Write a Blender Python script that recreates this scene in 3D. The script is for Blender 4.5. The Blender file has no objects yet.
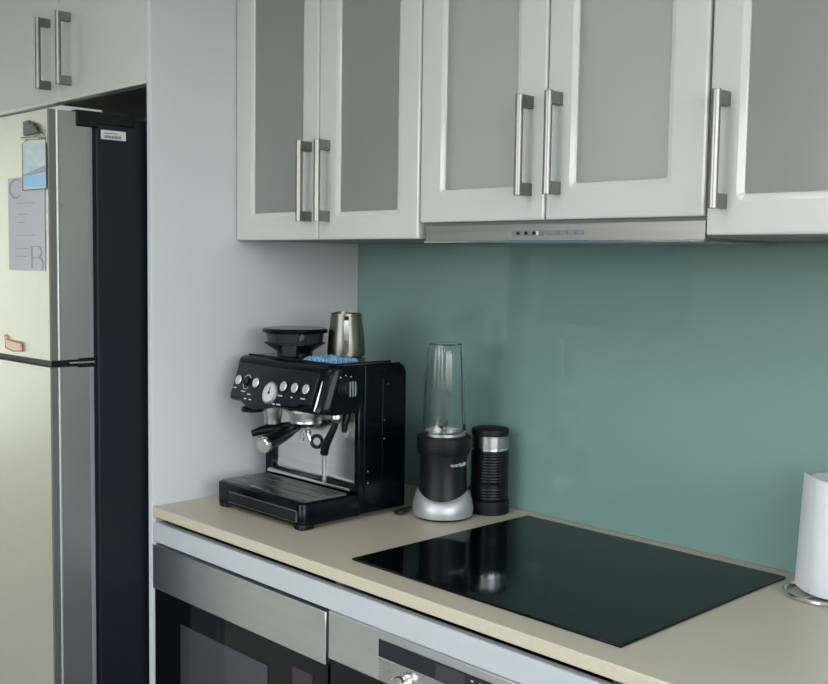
import bpy, bmesh, math, random
from mathutils import Vector, Matrix
random.seed(7)
PI = math.pi
ZC = 0.9            # height of the counter top above the floor
C = bpy.context.scene.collection
sc = bpy.context.scene

# ------------------------------------------------------------------ materials
def mat(name, col, rough=.5, metal=0, spec=.5, coat=0, coat_rough=.05, trans=0, ior=1.5,
        noise=None, bump=None, emit=None, aniso=0, stretch=(1, 1, 1), rnoise=None):
    m = bpy.data.materials.new(name); m.use_nodes = True
    nt = m.node_tree; b = nt.nodes['Principled BSDF']
    b.inputs['Base Color'].default_value = (*col, 1)
    b.inputs['Roughness'].default_value = rough
    b.inputs['Metallic'].default_value = metal
    b.inputs['Specular IOR Level'].default_value = spec
    b.inputs['Coat Weight'].default_value = coat
    b.inputs['Coat Roughness'].default_value = coat_rough
    b.inputs['Transmission Weight'].default_value = trans
    b.inputs['IOR'].default_value = ior
    b.inputs['Anisotropic'].default_value = aniso
    if emit:
        b.inputs['Emission Color'].default_value = (*emit[0], 1)
        b.inputs['Emission Strength'].default_value = emit[1]
    if noise or bump or rnoise:
        tc = nt.nodes.new('ShaderNodeTexCoord'); mp = nt.nodes.new('ShaderNodeMapping')
        mp.inputs['Scale'].default_value = stretch
        nt.links.new(tc.outputs['Object'], mp.inputs['Vector'])
    if noise:      # (scale, second colour, detail)
        n = nt.nodes.new('ShaderNodeTexNoise'); n.inputs['Scale'].default_value = noise[0]
        n.inputs['Detail'].default_value = noise[2]
        r = nt.nodes.new('ShaderNodeValToRGB')
        r.color_ramp.elements[0].position = .35; r.color_ramp.elements[1].position = .65
        r.color_ramp.elements[0].color = (*col, 1); r.color_ramp.elements[1].color = (*noise[1], 1)
        nt.links.new(mp.outputs['Vector'], n.inputs['Vector'])
        nt.links.new(n.outputs['Fac'], r.inputs['Fac']); nt.links.new(r.outputs['Color'], b.inputs['Base Color'])
    if rnoise:     # (scale, low, high)
        n = nt.nodes.new('ShaderNodeTexNoise'); n.inputs['Scale'].default_value = rnoise[0]
        n.inputs['Detail'].default_value = 4
        r = nt.nodes.new('ShaderNodeMapRange')
        r.inputs['To Min'].default_value = rnoise[1]; r.inputs['To Max'].default_value = rnoise[2]
        nt.links.new(mp.outputs['Vector'], n.inputs['Vector'])
        nt.links.new(n.outputs['Fac'], r.inputs['Value']); nt.links.new(r.outputs['Result'], b.inputs['Roughness'])
    if bump:       # (scale, strength, distance)
        n = nt.nodes.new('ShaderNodeTexNoise'); n.inputs['Scale'].default_value = bump[0]
        n.inputs['Detail'].default_value = 3
        bp = nt.nodes.new('ShaderNodeBump'); bp.inputs['Strength'].default_value = bump[1]
        bp.inputs['Distance'].default_value = bump[2]
        nt.links.new(mp.outputs['Vector'], n.inputs['Vector'])
        nt.links.new(n.outputs['Fac'], bp.inputs['Height']); nt.links.new(bp.outputs['Normal'], b.inputs['Normal'])
    return m

M = dict(
    lacquer=mat('white_lacquer', (.50, .495, .485), .3, coat=.6, coat_rough=.08),
    lacquer_edge=mat('white_rail', (.44, .46, .48), .22, coat=.5, coat_rough=.05),
    panel=mat('panel_white', (.53, .545, .56), .42, spec=.4),
    inside=mat('cabinet_inside', (.17, .175, .175), .6),
    backing=mat('duct_board', (.88, .90, .82), .6),
    frosted=mat('frosted_glass', (.72, .73, .71), .42, trans=.82, coat=.5, coat_rough=.10, spec=.5),
    brushed=mat('brushed_handle', (.22, .215, .205), .32, 1, aniso=.4, noise=(60, (.25, .245, .235), 3), stretch=(1, 1, .05)),
    post=mat('handle_post', (.20, .20, .19), .45, 1, noise=(60, (.26, .26, .25), 3), stretch=(1, 1, .1)),
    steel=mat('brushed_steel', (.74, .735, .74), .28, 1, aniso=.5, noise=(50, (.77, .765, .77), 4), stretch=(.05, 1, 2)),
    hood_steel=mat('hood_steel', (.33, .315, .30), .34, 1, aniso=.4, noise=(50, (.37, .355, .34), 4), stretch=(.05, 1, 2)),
    fridge=mat('fridge_steel', (.68, .655, .605), .36, 1, aniso=.3, noise=(40, (.69, .665, .615), 4), stretch=(.1, 1, 2)),
    fridge_side=mat('fridge_side_grey', (.006, .009, .015), .45, spec=.2, bump=(700, .12, .001)),
    edge_steel=mat('door_edge_grey', (.22, .23, .225), .36, .8, aniso=.3),
    bead=mat('edge_bead', (.42, .42, .40), .42, .8),
    edge_dark=mat('door_edge_dark', (.12, .12, .115), .4, .5),
    trimgrey=mat('gasket_grey', (.16, .17, .18), .5),
    black=mat('black_plastic', (.003, .0035, .004), .35, spec=.2),
    soft_black=mat('matt_black', (.004, .0045, .0055), .5, spec=.2),
    gloss_black=mat('gloss_black', (.0015, .002, .0035), .16, spec=.15),
    fascia=mat('fascia_black', (.010, .011, .015), .32, metal=.2, spec=.25),
    chrome=mat('chrome', (.72, .72, .71), .12, 1),
    dullchrome=mat('dull_chrome', (.40, .40, .39), .28, 1),
    machine_steel=mat('machine_steel', (.62, .62, .61), .17, 1, noise=(40, (.68, .68, .67), 4), stretch=(.1, 1, 2)),
    jug=mat('jug_steel', (.11, .11, .098), .28, 1, noise=(50, (.14, .137, .122), 3), stretch=(1, 1, .05)),
    button=mat('button_silver', (.62, .63, .62), .35, .6),
    dial=mat('gauge_face', (.50, .51, .50), .4),
    mark=mat('white_marking', (.55, .56, .56), .5),
    stone=mat('stone_counter', (.47, .415, .315), .40, noise=(420, (.52, .465, .36), 6), rnoise=(60, .32, .42)),
    teal=mat('teal_splashback', (.155, .255, .235), .55, coat=1, coat_rough=.02, spec=.3),
    hob=mat('hob_glass', (.002, .003, .003), .07, spec=.17),
    ovenglass=mat('oven_glass', (.003, .003, .005), .07, spec=.35),
    innerglass=mat('oven_window', (.035, .036, .045), .14, spec=.8),
    display=mat('display_dark', (.010, .012, .015), .15),
    display2=mat('display_panel', (.03, .034, .04), .25),
    readout=mat('readout', (.035, .022, .028), .35),
    clear=mat('clear_plastic', (.93, .96, .95), .03, trans=1, ior=1.35),
    smoke=mat('smoked_plastic', (.05, .055, .065), .10, trans=.6, ior=1.4),
    silver=mat('silver_plastic', (.40, .41, .41), .42, .6),
    greybody=mat('dark_grey_body', (.008, .008, .009), .38, .2, spec=.3),
    paper=mat('paper_towel', (.60, .62, .65), .9, bump=(260, .35, .002), spec=.1),
    paper_core=mat('cardboard_core', (.22, .20, .18), .9),
    note=mat('note_paper', (.42, .41, .45), .8),
    print=mat('note_print', (.27, .26, .31), .8),
    photo=mat('photo_sky', (.33, .43, .52), .35, noise=(30, (.46, .50, .53), 4), stretch=(1, 1, 2)),
    photo_low=mat('photo_water', (.22, .42, .62), .35),
    photo_hill=mat('photo_hills', (.22, .28, .33), .4),
    clip=mat('clip_metal', (.12, .12, .12), .4, .8),
    red=mat('red_outline', (.55, .17, .12), .6),
    pinkfill=mat('sticker_face', (.62, .50, .40), .6),
    white=mat('white_label', (.55, .56, .57), .6),
    barcode=mat('barcode', (.05, .05, .06), .6),
    blue=mat('dark_blue_cloth', (.01, .03, .09), .8),
    cloth=None,
    cord=mat('black_cord', (.01, .01, .011), .45),
    wall=mat('painted_wall', (.80, .80, .79), .8, bump=(200, .05, .001)),
    ceil=mat('ceiling_paint', (.84, .84, .84), .9, bump=(150, .04, .001)),
    floor=mat('timber_floor', (.46, .42, .37), .18, noise=(3, (.52, .48, .43), 6), stretch=(1, 12, 1)),
    winframe=mat('window_frame', (.25, .25, .25), .4, .5),
    silicone=mat('silicone', (.22, .21, .18), .5),
    blind=None, blind2=None,
)
def cloth_mat():
    m = mat('blue_check_cloth', (.05, .22, .45), .9)
    nt = m.node_tree; b = nt.nodes['Principled BSDF']
    tc = nt.nodes.new('ShaderNodeTexCoord'); ch = nt.nodes.new('ShaderNodeTexChecker')
    ch.inputs['Scale'].default_value = 300
    ch.inputs['Color1'].default_value = (.02, .11, .26, 1); ch.inputs['Color2'].default_value = (.24, .42, .58, 1)
    nt.links.new(tc.outputs['Object'], ch.inputs['Vector']); nt.links.new(ch.outputs['Color'], b.inputs['Base Color'])
    return m
M['cloth'] = cloth_mat()
def blind_mat(name, col):
    m = bpy.data.materials.new(name); m.use_nodes = True; nt = m.node_tree
    nt.nodes.remove(nt.nodes['Principled BSDF']); t = nt.nodes.new('ShaderNodeBsdfTranslucent'); t.inputs['Color'].default_value = (*col, 1)
    nt.links.new(t.outputs[0], nt.nodes['Material Output'].inputs['Surface']); return m
M['blind'] = blind_mat('added_sheer_blind', (.68, .66, .59)); M['blind2'] = blind_mat('added_blue_blind', (.20, .25, .29))  # translucency chosen for how bright the added blinds glow in reflections

# ------------------------------------------------------------------ mesh helpers
class MB:
    def __init__(s): s.bm = bmesh.new()
    def box(s, x0, x1, y0, y1, z0, z1, mtx=None):
        v = [s.bm.verts.new((x, y, z)) for x in (x0, x1) for y in (y0, y1) for z in (z0, z1)]
        if mtx:
            for q in v: q.co = mtx @ q.co
        for f in ((0, 1, 3, 2), (4, 6, 7, 5), (0, 4, 5, 1), (2, 3, 7, 6), (0, 2, 6, 4), (1, 5, 7, 3)):
            s.bm.faces.new([v[i] for i in f])
        return s
    def loops(s, loops, cap0=True, cap1=True, closed=True):
        L = [[s.bm.verts.new(p) for p in l] for l in loops]
        n = len(L[0])
        for a, b in zip(L, L[1:]):
            for i in range(n if closed else n - 1):
                j = (i + 1) % n
                s.bm.faces.new((a[i], a[j], b[j], b[i]))
        if cap0: s.bm.faces.new(L[0][::-1])
        if cap1: s.bm.faces.new(L[-1])
        return s
    def ringloops(s, loops):
        L = [[s.bm.verts.new(p) for p in l] for l in loops]
        n = len(L[0])
        for k in range(len(L)):
            a, b = L[k], L[(k + 1) % len(L)]
            for i in range(n):
                j = (i + 1) % n
                s.bm.faces.new((a[i], a[j], b[j], b[i]))
        return s
    def cyl(s, p0, p1, r0, r1=None, n=24, caps=True):
        r1 = r0 if r1 is None else r1
        p0, p1 = Vector(p0), Vector(p1); d = (p1 - p0).normalized()
        a = d.orthogonal().normalized(); b = d.cross(a)
        ls = [[p + (a * math.cos(t) + b * math.sin(t)) * r for t in [2 * PI * i / n for i in range(n)]]
              for p, r in ((p0, r0), (p1, r1))]
        return s.loops(ls, caps, caps)
    def lathe(s, prof, c=(0, 0, 0), n=40, caps=True, mtx=None, fn=None):
        ls = []
        for r, z in prof:
            l = []
            for i in range(n):
                t = 2 * PI * i / n
                rr, zz = (r, z) if fn is None else fn(r, z, t)
                p = Vector((c[0] + rr * math.cos(t), c[1] + rr * math.sin(t), c[2] + zz))
                l.append(mtx @ p if mtx else p)
            ls.append(l)
        return s.loops(ls, caps, caps)
    def tube(s, pts, r, n=12, closed=False):
        pts = [Vector(p) for p in pts]; ls = []; up = Vector((0.13, .21, .97)).normalized()
        N = len(pts)
        for i, p in enumerate(pts):
            q0 = pts[(i - 1) % N] if closed else pts[max(i - 1, 0)]
            q1 = pts[(i + 1) % N] if closed else pts[min(i + 1, N - 1)]
            d = (q1 - q0).normalized(); a = d.cross(up).normalized(); b = a.cross(d)
            rr = r[i] if isinstance(r, (list, tuple)) else r
            ls.append([p + (a * math.cos(t) + b * math.sin(t)) * rr for t in [2 * PI * k / n for k in range(n)]])
        if closed: return s.ringloops(ls)
        return s.loops(ls)
    def prism(s, poly, axis, a, b):      # poly in the two other axes (cyclic order kept)
        def P(u, v, w):
            return {'x': (w, u, v), 'y': (u, w, v), 'z': (u, v, w)}[axis]
        return s.loops([[P(u, v, a) for u, v in poly], [P(u, v, b) for u, v in poly]])
    def build(s, name, material, parent=None, loc=None, rot=None, bevel=0, seg=2, smooth=35, mats=None, wn=False):
        bmesh.ops.remove_doubles(s.bm, verts=s.bm.verts, dist=1e-6)
        bmesh.ops.recalc_face_normals(s.bm, faces=s.bm.faces)
        me = bpy.data.meshes.new(name); s.bm.to_mesh(me); s.bm.free()
        for m in ([material] if not isinstance(material, list) else material): me.materials.append(m)
        for p in me.polygons: p.use_smooth = True
        me.set_sharp_from_angle(angle=math.radians(smooth))
        o = bpy.data.objects.new(name, me); C.objects.link(o)
        if parent: o.parent = parent
        if loc: o.location = (loc[0], loc[1], loc[2] + (0 if parent else ZC))
        if rot: o.rotation_euler = rot
        if bevel:
            b = o.modifiers.new('bevel', 'BEVEL'); b.width = bevel; b.segments = seg; b.limit_method = 'ANGLE'
            b.angle_limit = math.radians(40); b.harden_normals = False
        return o

def rrect(x0, x1, z0, z1, r, y, k=5):
    pts = []
    for cx, cz, a0 in ((x1 - r, z1 - r, 0), (x0 + r, z1 - r, 90), (x0 + r, z0 + r, 180), (x1 - r, z0 + r, 270)):
        for i in range(k + 1):
            a = math.radians(a0 + 90 * i / k)
            pts.append(Vector((cx + r * math.cos(a), y, cz + r * math.sin(a))))
    return pts
def thing(name, label, cat, loc=(0, 0, 0), rz=0, group=None):
    o = bpy.data.objects.new(name, None); C.objects.link(o); o.empty_display_size = .05
    o.location = (loc[0], loc[1], loc[2] + ZC); o.rotation_euler = (0, 0, rz)
    o['label'] = label; o['category'] = cat
    if group: o['group'] = group
    return o
def tag(o, label, cat, group=None):
    o['label'] = label; o['category'] = cat
    if group: o['group'] = group
    return o
def struct(name, mb, m, bevel=0):
    o = mb.build(name, m, loc=(0, 0, 0), bevel=bevel); o['kind'] = 'structure'; return o
def text_mesh(name, body, size, m, parent, fn, extrude=.0006):
    cu = bpy.data.curves.new(name, 'FONT'); cu.body = body; cu.size = size; cu.extrude = extrude
    cu.align_x = 'CENTER'; cu.align_y = 'CENTER'; cu.resolution_u = 4
    t = bpy.data.objects.new('tmp_text', cu); C.objects.link(t)
    bpy.context.view_layer.update()
    me = bpy.data.meshes.new_from_object(t.evaluated_get(bpy.context.evaluated_depsgraph_get()))
    bpy.data.objects.remove(t)
    for v in me.vertices: v.co = fn(v.co)
    me.materials.clear(); me.materials.append(m)
    o = bpy.data.objects.new(name, me); C.objects.link(o); o.parent = parent
    return o

# ------------------------------------------------------------------ room shell
RX0, RX1, RY0, H = -5.2, 3.4, -4.4, 2.5
def zz(h): return h - ZC
struct('floor', MB().box(RX0, RX1, RY0, .12, zz(-.1), zz(0)), M['floor'])
struct('ceiling', MB().box(RX0, RX1, RY0, .12, zz(H), zz(H + .1)), M['ceil'])
struct('wall_back', MB().box(RX0, RX1, .006, .12, zz(0), zz(H)), M['wall'])
def wall_with_holes(axis, pos, thick, holes, b0, b1, name):
    m = MB()
    def bx(u0, u1, z0, z1):
        if u1 - u0 < 1e-4 or z1 - z0 < 1e-4: return
        a, b = (pos - thick, pos) if thick > 0 else (pos, pos - thick)
        if axis == 'y': m.box(u0, u1, a, b, zz(z0), zz(z1))
        else: m.box(a, b, u0, u1, zz(z0), zz(z1))
    u = b0
    for a0, a1, h0, h1 in holes:
        bx(u, a0, 0, H); bx(a0, a1, 0, h0); bx(a0, a1, h1, H); u = a1
    bx(u, b1, 0, H)
    struct(name, m, M['wall'])
FRONT = [(-3.0, -1.7, 1.0, 2.2), (-.5, 2.1, .85, 2.35)]  # small opening read from a reflection; wide unseen one added to light the cabinets
LEFT = [(-4.3, -1.3, .05, 2.42)]
RIGHT = [(-2.9, -.30, .95, 2.3)]
wall_with_holes('y', RY0, .12, FRONT, RX0, RX1, 'wall_front')
wall_with_holes('x', RX0, .12, LEFT, RY0, .12, 'wall_left')
wall_with_holes('x', RX1, -.12, RIGHT, RY0, .12, 'wall_right')
WINDOWS = [('y', RY0, -1, h) for h in FRONT] + [('x', RX0, -1, h) for h in LEFT] + [('x', RX1, 1, h) for h in RIGHT]
for k, (ax, pos, sg, (a0, a1, h0, h1)) in enumerate(WINDOWS):
    m = MB(); pa, pb = sorted((pos + sg * .04, pos + sg * .08))
    def wb(u0, u1, z0, z1):
        if ax == 'y': m.box(u0, u1, pa, pb, zz(z0), zz(z1))
        else: m.box(pa, pb, u0, u1, zz(z0), zz(z1))
    n = max(1, round((a1 - a0) / 1.1))
    for i in range(n + 1):
        u = a0 + (a1 - .05 - a0) * i / n; wb(u, u + .05, h0 + .05, h1 - .05)
    wb(a0, a1, h0, h0 + .05); wb(a0, a1, h1 - .05, h1)
    struct('window_%d' % (k + 1), m, M['winframe'])
def blind(ax, pos, a0, a1, h0, h1, m_, label):  # unseen blinds, added to tone down daylight mirrored in fridge and splashback
    m = MB()
    if ax == 'y': m.box(a0, a1, pos, pos + .002, zz(h0), zz(h1))
    else: m.box(pos, pos + .002, a0, a1, zz(h0), zz(h1))
    tag(m.build('added_blind', m_, loc=(0, 0, 0)), label, 'blind')
blind('x', RX0 - .03, LEFT[0][0], LEFT[0][1], LEFT[0][2], LEFT[0][3], M['blind'], 'unseen sheer white blind added over the left glazed door to soften its daylight')
blind('y', RY0 - .03, FRONT[0][0], FRONT[0][1], FRONT[0][2], FRONT[0][3], M['blind2'], 'unseen pale blue blind added to dim the small window behind the camera')

# ------------------------------------------------------------------ fixed kitchen
D = .5873; U = .3717
tag(MB().box(-.0165, 0, -D, .005, -.9, 1.35).build('end_panel', M['panel'], loc=(0, 0, 0), bevel=.0012),
    'tall white side panel standing between the fridge and the counter', 'panel')
tag(MB().box(.0005, 2.4, 0, .0055, .0008, .62).build('splashback', M['teal'], loc=(0, 0, 0)),
    'glossy teal green glass splashback on the wall behind the counter', 'splashback')
tag(MB().box(.0005, 2.4, -D, .0, -.0225, 0).build('worktop', M['stone'], loc=(0, 0, 0), bevel=.0022, seg=3),
    'long beige stone worktop carrying the coffee machine and the cooktop', 'worktop')
t = MB().cyl((.02, -.0012, .0012), (2.38, -.0012, .0012), .0022, n=10).build('trim_1', M['silicone'], loc=(0, 0, 0)); t['kind'] = 'structure'

def handle(parent, x, z0, z1, dy=.030):
    h = MB(); yb = -dy
    h.cyl((x, yb, z0), (x, yb, z1), .0068, n=20)
    o = h.build('handle', M['brushed'], parent, bevel=.0006)
    for a, b in ((z0 + .001, z0 + .0215), (z1 - .0215, z1 - .001)):
        MB().box(x - .0062, x + .0062, yb, .0, a, b).build('handle_post', M['post'], parent, bevel=.0006)
    return o
def door(parent, x0, x1, z0, z1, glass=None, hx=None, hz=None, t=.019, label=None, handle_=True):
    """door local origin at front plane centre-bottom: y=0 is the front face"""
    o_ = bpy.data.objects
    m = MB()
    g = .0016
    a, b, c, d = x0 + g, x1 - g, z0 + g, z1 - g
    L = [rrect(a, b, c, d, .002, t), rrect(a, b, c, d, .002, .004), rrect(a + .0010, b - .0010, c + .0010, d - .0010, .003, .0014),
         rrect(a + .004, b - .004, c + .004, d - .004, .005, .0003), rrect(a + .009, b - .012, c + .012, d - .012, .006, 0)]
    if glass:
        e, f, k, l = glass
        L += [rrect(e - .010, f + .010, k - .010, l + .010, .010, 0), rrect(e - .006, f + .006, k - .006, l + .006, .008, .0012),
              rrect(e - .002, f + .002, k - .002, l + .002, .006, .0025), rrect(e, f, k, l, .005, .0045), rrect(e, f, k, l, .005, t)]
        m.ringloops(L)
    else:
        m.loops(L)
    dr = m.build('door', M['lacquer'], parent, smooth=12)
    dr.location = (0, -U_FRONT[0], 0)
    if glass:
        MB().box(e - .004, f + .004, .0060, .0100, k - .004, l + .004).build('glass_pane', M['frosted'], dr)
    if handle_: handle(dr, hx, *hz)
    return dr
U_FRONT = [U]
ZT = 1.30
def carcass(parent, x0, x1, yf, yb, z0, z1, shelf=True, w=.016, name='carcass'):
    m = MB()
    m.box(x0, x0 + w, yf, yb, z0, z1); m.box(x1 - w, x1, yf, yb, z0, z1)
    m.box(x0 + w, x1 - w, yf, yb, z0, z0 + w); m.box(x0 + w, x1 - w, yf, yb, z1 - w, z1)
    m.box(x0 + w, x1 - w, yb - .006, yb, z0 + w, z1 - w)
    if shelf: m.box(x0 + w, x1 - w, yf + .03, yb - .006, (z0 + z1) / 2, (z0 + z1) / 2 + w)
    return m.build(name, M['inside'], parent)
yf = -U + .020
# left wall cabinet
t = thing('wall_cabinet', 'white wall cabinet with two narrow grey frosted glass doors above the coffee machine', 'cabinet')
carcass(t, .0015, .5985, yf, -.0015, .5845, ZT)
door(t, 0.0008, .300, .5829, ZT, (.0690, .2430, .6440, ZT - .065), .273, (.6215, .7880))
door(t, .300, .5997, .5829, ZT, (.3660, .5365, .6405, ZT - .065), .3325, (.6210, .7870))
# cabinet over the range hood
t = thing('wall_cabinet', 'white wall cabinet with two pale frosted glass doors above the range hood', 'cabinet')
carcass(t, .6015, 1.1990, yf, -.0015, .628, ZT, shelf=False)
MB().box(.6180, 1.1825, yf + .0005, yf + .0085, .645, ZT - .017).build('duct_board', M['backing'], t)
door(t, .6006, .9000, .6125, ZT, (.6640, .8320, .6728, ZT - .065), .866, (.6540, .8215))
door(t, .9000, 1.1990, .6125, ZT, (.9600, 1.1310, .6728, ZT - .065), .9270, (.6540, .8215))
# right wall cabinet
t = thing('wall_cabinet', 'white wall cabinet with one wide grey frosted glass door right of the hood', 'cabinet')
carcass(t, 1.2015, 1.6485, yf, -.0015, .5845, ZT)
door(t, 1.2005, 1.6490, .5845, ZT, (1.2590, 1.585, .6445, ZT - .065), 1.2290, (.6230, .7910))
# over fridge cabinet
U_FRONT[0] = D
t = thing('fridge_cabinet', 'glossy white cabinet with two solid doors above the refrigerator', 'cabinet')
carcass(t, -.850, -.0166, -D + .020, .0055, .9115, 1.35, name='carcass')
door(t, -.850, -.4260, .9115, 1.35, None, -.4760, (.9455, 1.1170))
door(t, -.4260, -.0180, .9115, 1.35, None, -.3680, (.9455, 1.1150))

# range hood
t = thing('range_hood', 'slim stainless range hood set under the pale glass wall cabinet', 'range hood')
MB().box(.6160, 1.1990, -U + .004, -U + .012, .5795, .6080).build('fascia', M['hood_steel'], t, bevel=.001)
MB().box(.6030, 1.1985, -U + .014, -.0015, .5840, .6265).build('hood_body', M['trimgrey'], t, bevel=.001)
MB().box(.6140, 1.1990, -U + .001, -U + .02, .5770, .5795).build('glass_lip', M['chrome'], t)
MB().box(.660, 1.16, -.32, -.06, .5795, .5840).build('grease_filter', M['dullchrome'], t)
cs = MB().prism([(.8322 + a, b) for a, b in [(.006 * math.cos(q), .5925 + .0045 * math.sin(q)) for q in [PI / 2 + PI * i / 8 for i in range(9)]]] +
                [(.974 + .006 * math.cos(q), .5925 + .0045 * math.sin(q)) for q in [-PI / 2 + PI * i / 8 for i in range(9)]],
                'y', -U + .0028, -U + .0042).build('control_strip', M['trimgrey'], t)
for k in range(8):
    x = .842 + k * .0175
    MB().cyl((x, -U + .0028, .5925), (x, -U + .0012, .5925), .0030, n=14).build('button', M['chrome'] if k > 2 else M['black'], cs)
MB().box(.882, .886, -U + .0018, -U + .0028, .589, .596).build('indicator', M['white'], cs)

# base cabinet with rail
t = thing('base_cabinet', 'white base cabinet run with a glossy rail under the worktop front', 'cabinet')
m = MB()
m.box(.0005, .0165, -D + .022, -.002, -.88, -.024); m.box(.598, .612, -D + .024, -.002, -.88, -.024)
m.box(1.196, 1.212, -D + .024, -.002, -.88, -.024); m.box(.0165, 2.39, -.012, -.004, -.88, -.024)
m.box(1.212, 2.39, -D + .022, -.014, -.88, -.03)
m.build('carcass', M['inside'], t)
MB().box(.0005, .0062, -D + .004, -D + .022, -.88, -.0235).build('filler_strip', M['lacquer'], t)
MB().box(.0080, 2.39, -D - .001, -D + .017, -.0775, -.0335).build('rail', M['lacquer_edge'], t, bevel=.003, seg=4)
MB().box(1.213, 2.39, -D, -D + .019, -.88, -.080).build('door', M['lacquer'], t, bevel=.0015)

# first built-in oven (left)
t = thing('microwave_oven', 'built-in microwave with a wide steel band above a black glass door, below the coffee machine', 'oven')
MB().box(.0180, .5960, -D + .022, -.03, -.56, -.0850).build('housing', M['soft_black'], t)
MB().box(.0075, .6030, -D - .004, -D + .020, -.1790, -.0825).build('steel_band', M['steel'], t, bevel=.0012)
g = MB().box(.0075, .6030, -D + .001, -D + .020, -.5700, -.1800).build('glass_door', M['ovenglass'], t, bevel=.001)
MB().box(.1150, .4250, -D - .0004, -D + .001, -.50, -.2340).build('oven_window', M['innerglass'], g)
MB().box(.5030, .5620, -D - .0004, -D + .001, -.2480, -.2120).build('clock_display', M['readout'], g)
for k in range(3): MB().cyl((.532, -D + .001, -.285 - k * .05), (.532, -D - .004, -.285 - k * .05), .010).build('button', M['trimgrey'], g)
# second oven
t = thing('wall_oven', 'built-in oven with a steel control panel, black display and chrome knob below the cooktop', 'oven')
MB().box(.6140, 1.194, -D + .022, -.03, -.70, -.0850).build('housing', M['soft_black'], t)
pnl = MB().box(.6115, 1.1990, -D - .004, -D + .020, -.1640, -.0775).build('control_panel', M['steel'], t, bevel=.0012)
MB().box(.7450, 1.0680, -D - .0052, -D - .0035, -.1215, -.0915).build('display', M['display'], pnl)
MB().box(.8800, .9440, -D - .0058, -D - .0050, -.1195, -.0935).build('display_window', M['display2'], pnl)
m = MB()
for k in range(3):
    for q in range(4): m.box(.957 + q * .017 + k * .003, .961 + q * .017 + k * .003, -D - .0058, -D - .0050, -.101 - k * .006, -.0985 - k * .006)
m.build('display_marking', M['mark'], pnl)
kp = MB().box(.7455, 1.0675, -D - .0050, -D - .0030, -.1625, -.1235).build('knob_plate', M['machine_steel'], pnl, bevel=.0006)
m = MB()
for i, (a, w) in enumerate(((0, .020), (.006, .026), (.0125, .022), (.019, .027), (.0255, .018))):
    m.box(.7520, .7520 + w * .5, -D - .0054, -D - .0048, -.1290 - a, -.1278 - a)
    m.box(.7550 + w * .5, .7550 + w, -D - .0054, -D - .0048, -.1290 - a, -.1278 - a)
m.build('panel_marking', M['trimgrey'], kp)
for x in (.806, 1.010):
    k = MB()
    k.lathe([(.0175, 0), (.0175, .003), (.0150, .005), (.0145, .018), (.0125, .021), (.004, .0215)],
            mtx=Matrix.Translation((x, -D - .005, -.1500)) @ Matrix.Rotation(PI / 2, 4, 'X'), n=32)
    k.build('knob', M['chrome'], kp)
g = MB().box(.6115, 1.1990, -D + .001, -D + .020, -.6900, -.1655).build('glass_door', M['ovenglass'], t, bevel=.001)
k = MB().cyl((.66, -D - .040, -.22), (1.15, -D - .040, -.22), .008)
for x in (.68, 1.13): k.cyl((x, -D - .040, -.22), (x, -D + .001, -.22), .006)
k.build('handle', M['brushed'], g)

# cooktop
t = tag(MB().box(.6030, 1.1855, -.5310, -.0365, .0003, .0045).build('cooktop', M['hob'], loc=(0, 0, 0), bevel=.0012),
        'flat black glass induction cooktop set on the beige worktop', 'cooktop')

# ------------------------------------------------------------------ refrigerator
t = thing('refrigerator', 'tall stainless refrigerator with dark grey sides left of the white panel', 'refrigerator', (-.035, -.05, -.9))
FZ = .9
def L(m_): return m_
fx0, fx1 = -.72, 0.0            # local x
MB().box(fx0, fx1, -.645, 0, .03, .9 + .835).build('cabinet_body', M['fridge_side'], t, bevel=.004)
MB().box(fx0 + .01, fx1 - .003, -.6535, -.640, .06, .9 + .828).build('gasket', M['soft_black'], t)
for k in (0, 1):
    for q in (0, 1): MB().cyl((fx0 + .06 + q * .6, -.06 - k * .54, 0), (fx0 + .06 + q * .6, -.06 - k * .54, .032), .02).build('foot', M['black'], t)
def fdoor(z0, z1):
    # front skin: slightly bowed steel sheet; beside it a dark strip, a bright bead and a grey side
    P = [(fx0 + .004, -.664), (fx0 + .004, -.738), (fx0 + .010, -.747)]
    for i in range(1, 14):
        q = i / 14; P.append((fx0 + .010 + (-.0035 - fx0 - .010) * q, -.7475 - .010 * math.sin(PI * q)))
    P += [(-.0035, -.7475), (-.0035, -.664)]
    d = MB().prism(P, 'z', z0, z1).build('door', M['fridge'], t, smooth=50)
    MB().prism([(-.0036, -.745), (-.0036, -.7485), (-.0015, -.7490), (.0002, -.7470), (.0004, -.7330), (-.0036, -.7330)], 'z', z0, z1).build('dark_edge', M['edge_dark'], d)
    MB().cyl((-.0022, -.7295, z0), (-.0022, -.7295, z1), .0040, n=16).build('bright_bead', M['bead'], d)
    MB().box(-.0036, .0004, -.7270, -.6640, z0, z1).build('side_skin', M['edge_steel'], d)
    MB().box(fx0 + .006, .0010, -.6635, -.6535, z0 + .002, z1 - .002).build('door_liner', M['trimgrey'], d, bevel=.0015)
    return d
du = fdoor(.9 + .328, .9 + .838)
dl = fdoor(.07, .9 + .3135)
m = MB(); m.box(fx0 + .01, -.010, -.742, -.656, .9 + .3140, .9 + .3275); m.build('seam_strip', M['black'], t)
m = MB(); m.box(-.025, .0022, -.690, -.648, .9 + .3105, .9 + .3305)
m.build('hinge', M['black'], t, bevel=.002)
MB().box(-.02, .0034, -.708, -.652, .9 + .3195, .9 + .3235).build('hinge_pin', M['dullchrome'], t, bevel=.001)
m = MB(); m.box(-.065, .003, -.690, -.640, .9 + .8090, .9 + .8430); m.box(-.065, .0025, -.645, -.555, .9 + .8170, .9 + .8430)
m.build('hinge_cover', M['black'], t, bevel=.003)
s = MB().box(.0004, .0012, -.634, -.577, .9 + .7880, .9 + .8070).build('rating_label', M['white'], t)
m = MB()
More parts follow.
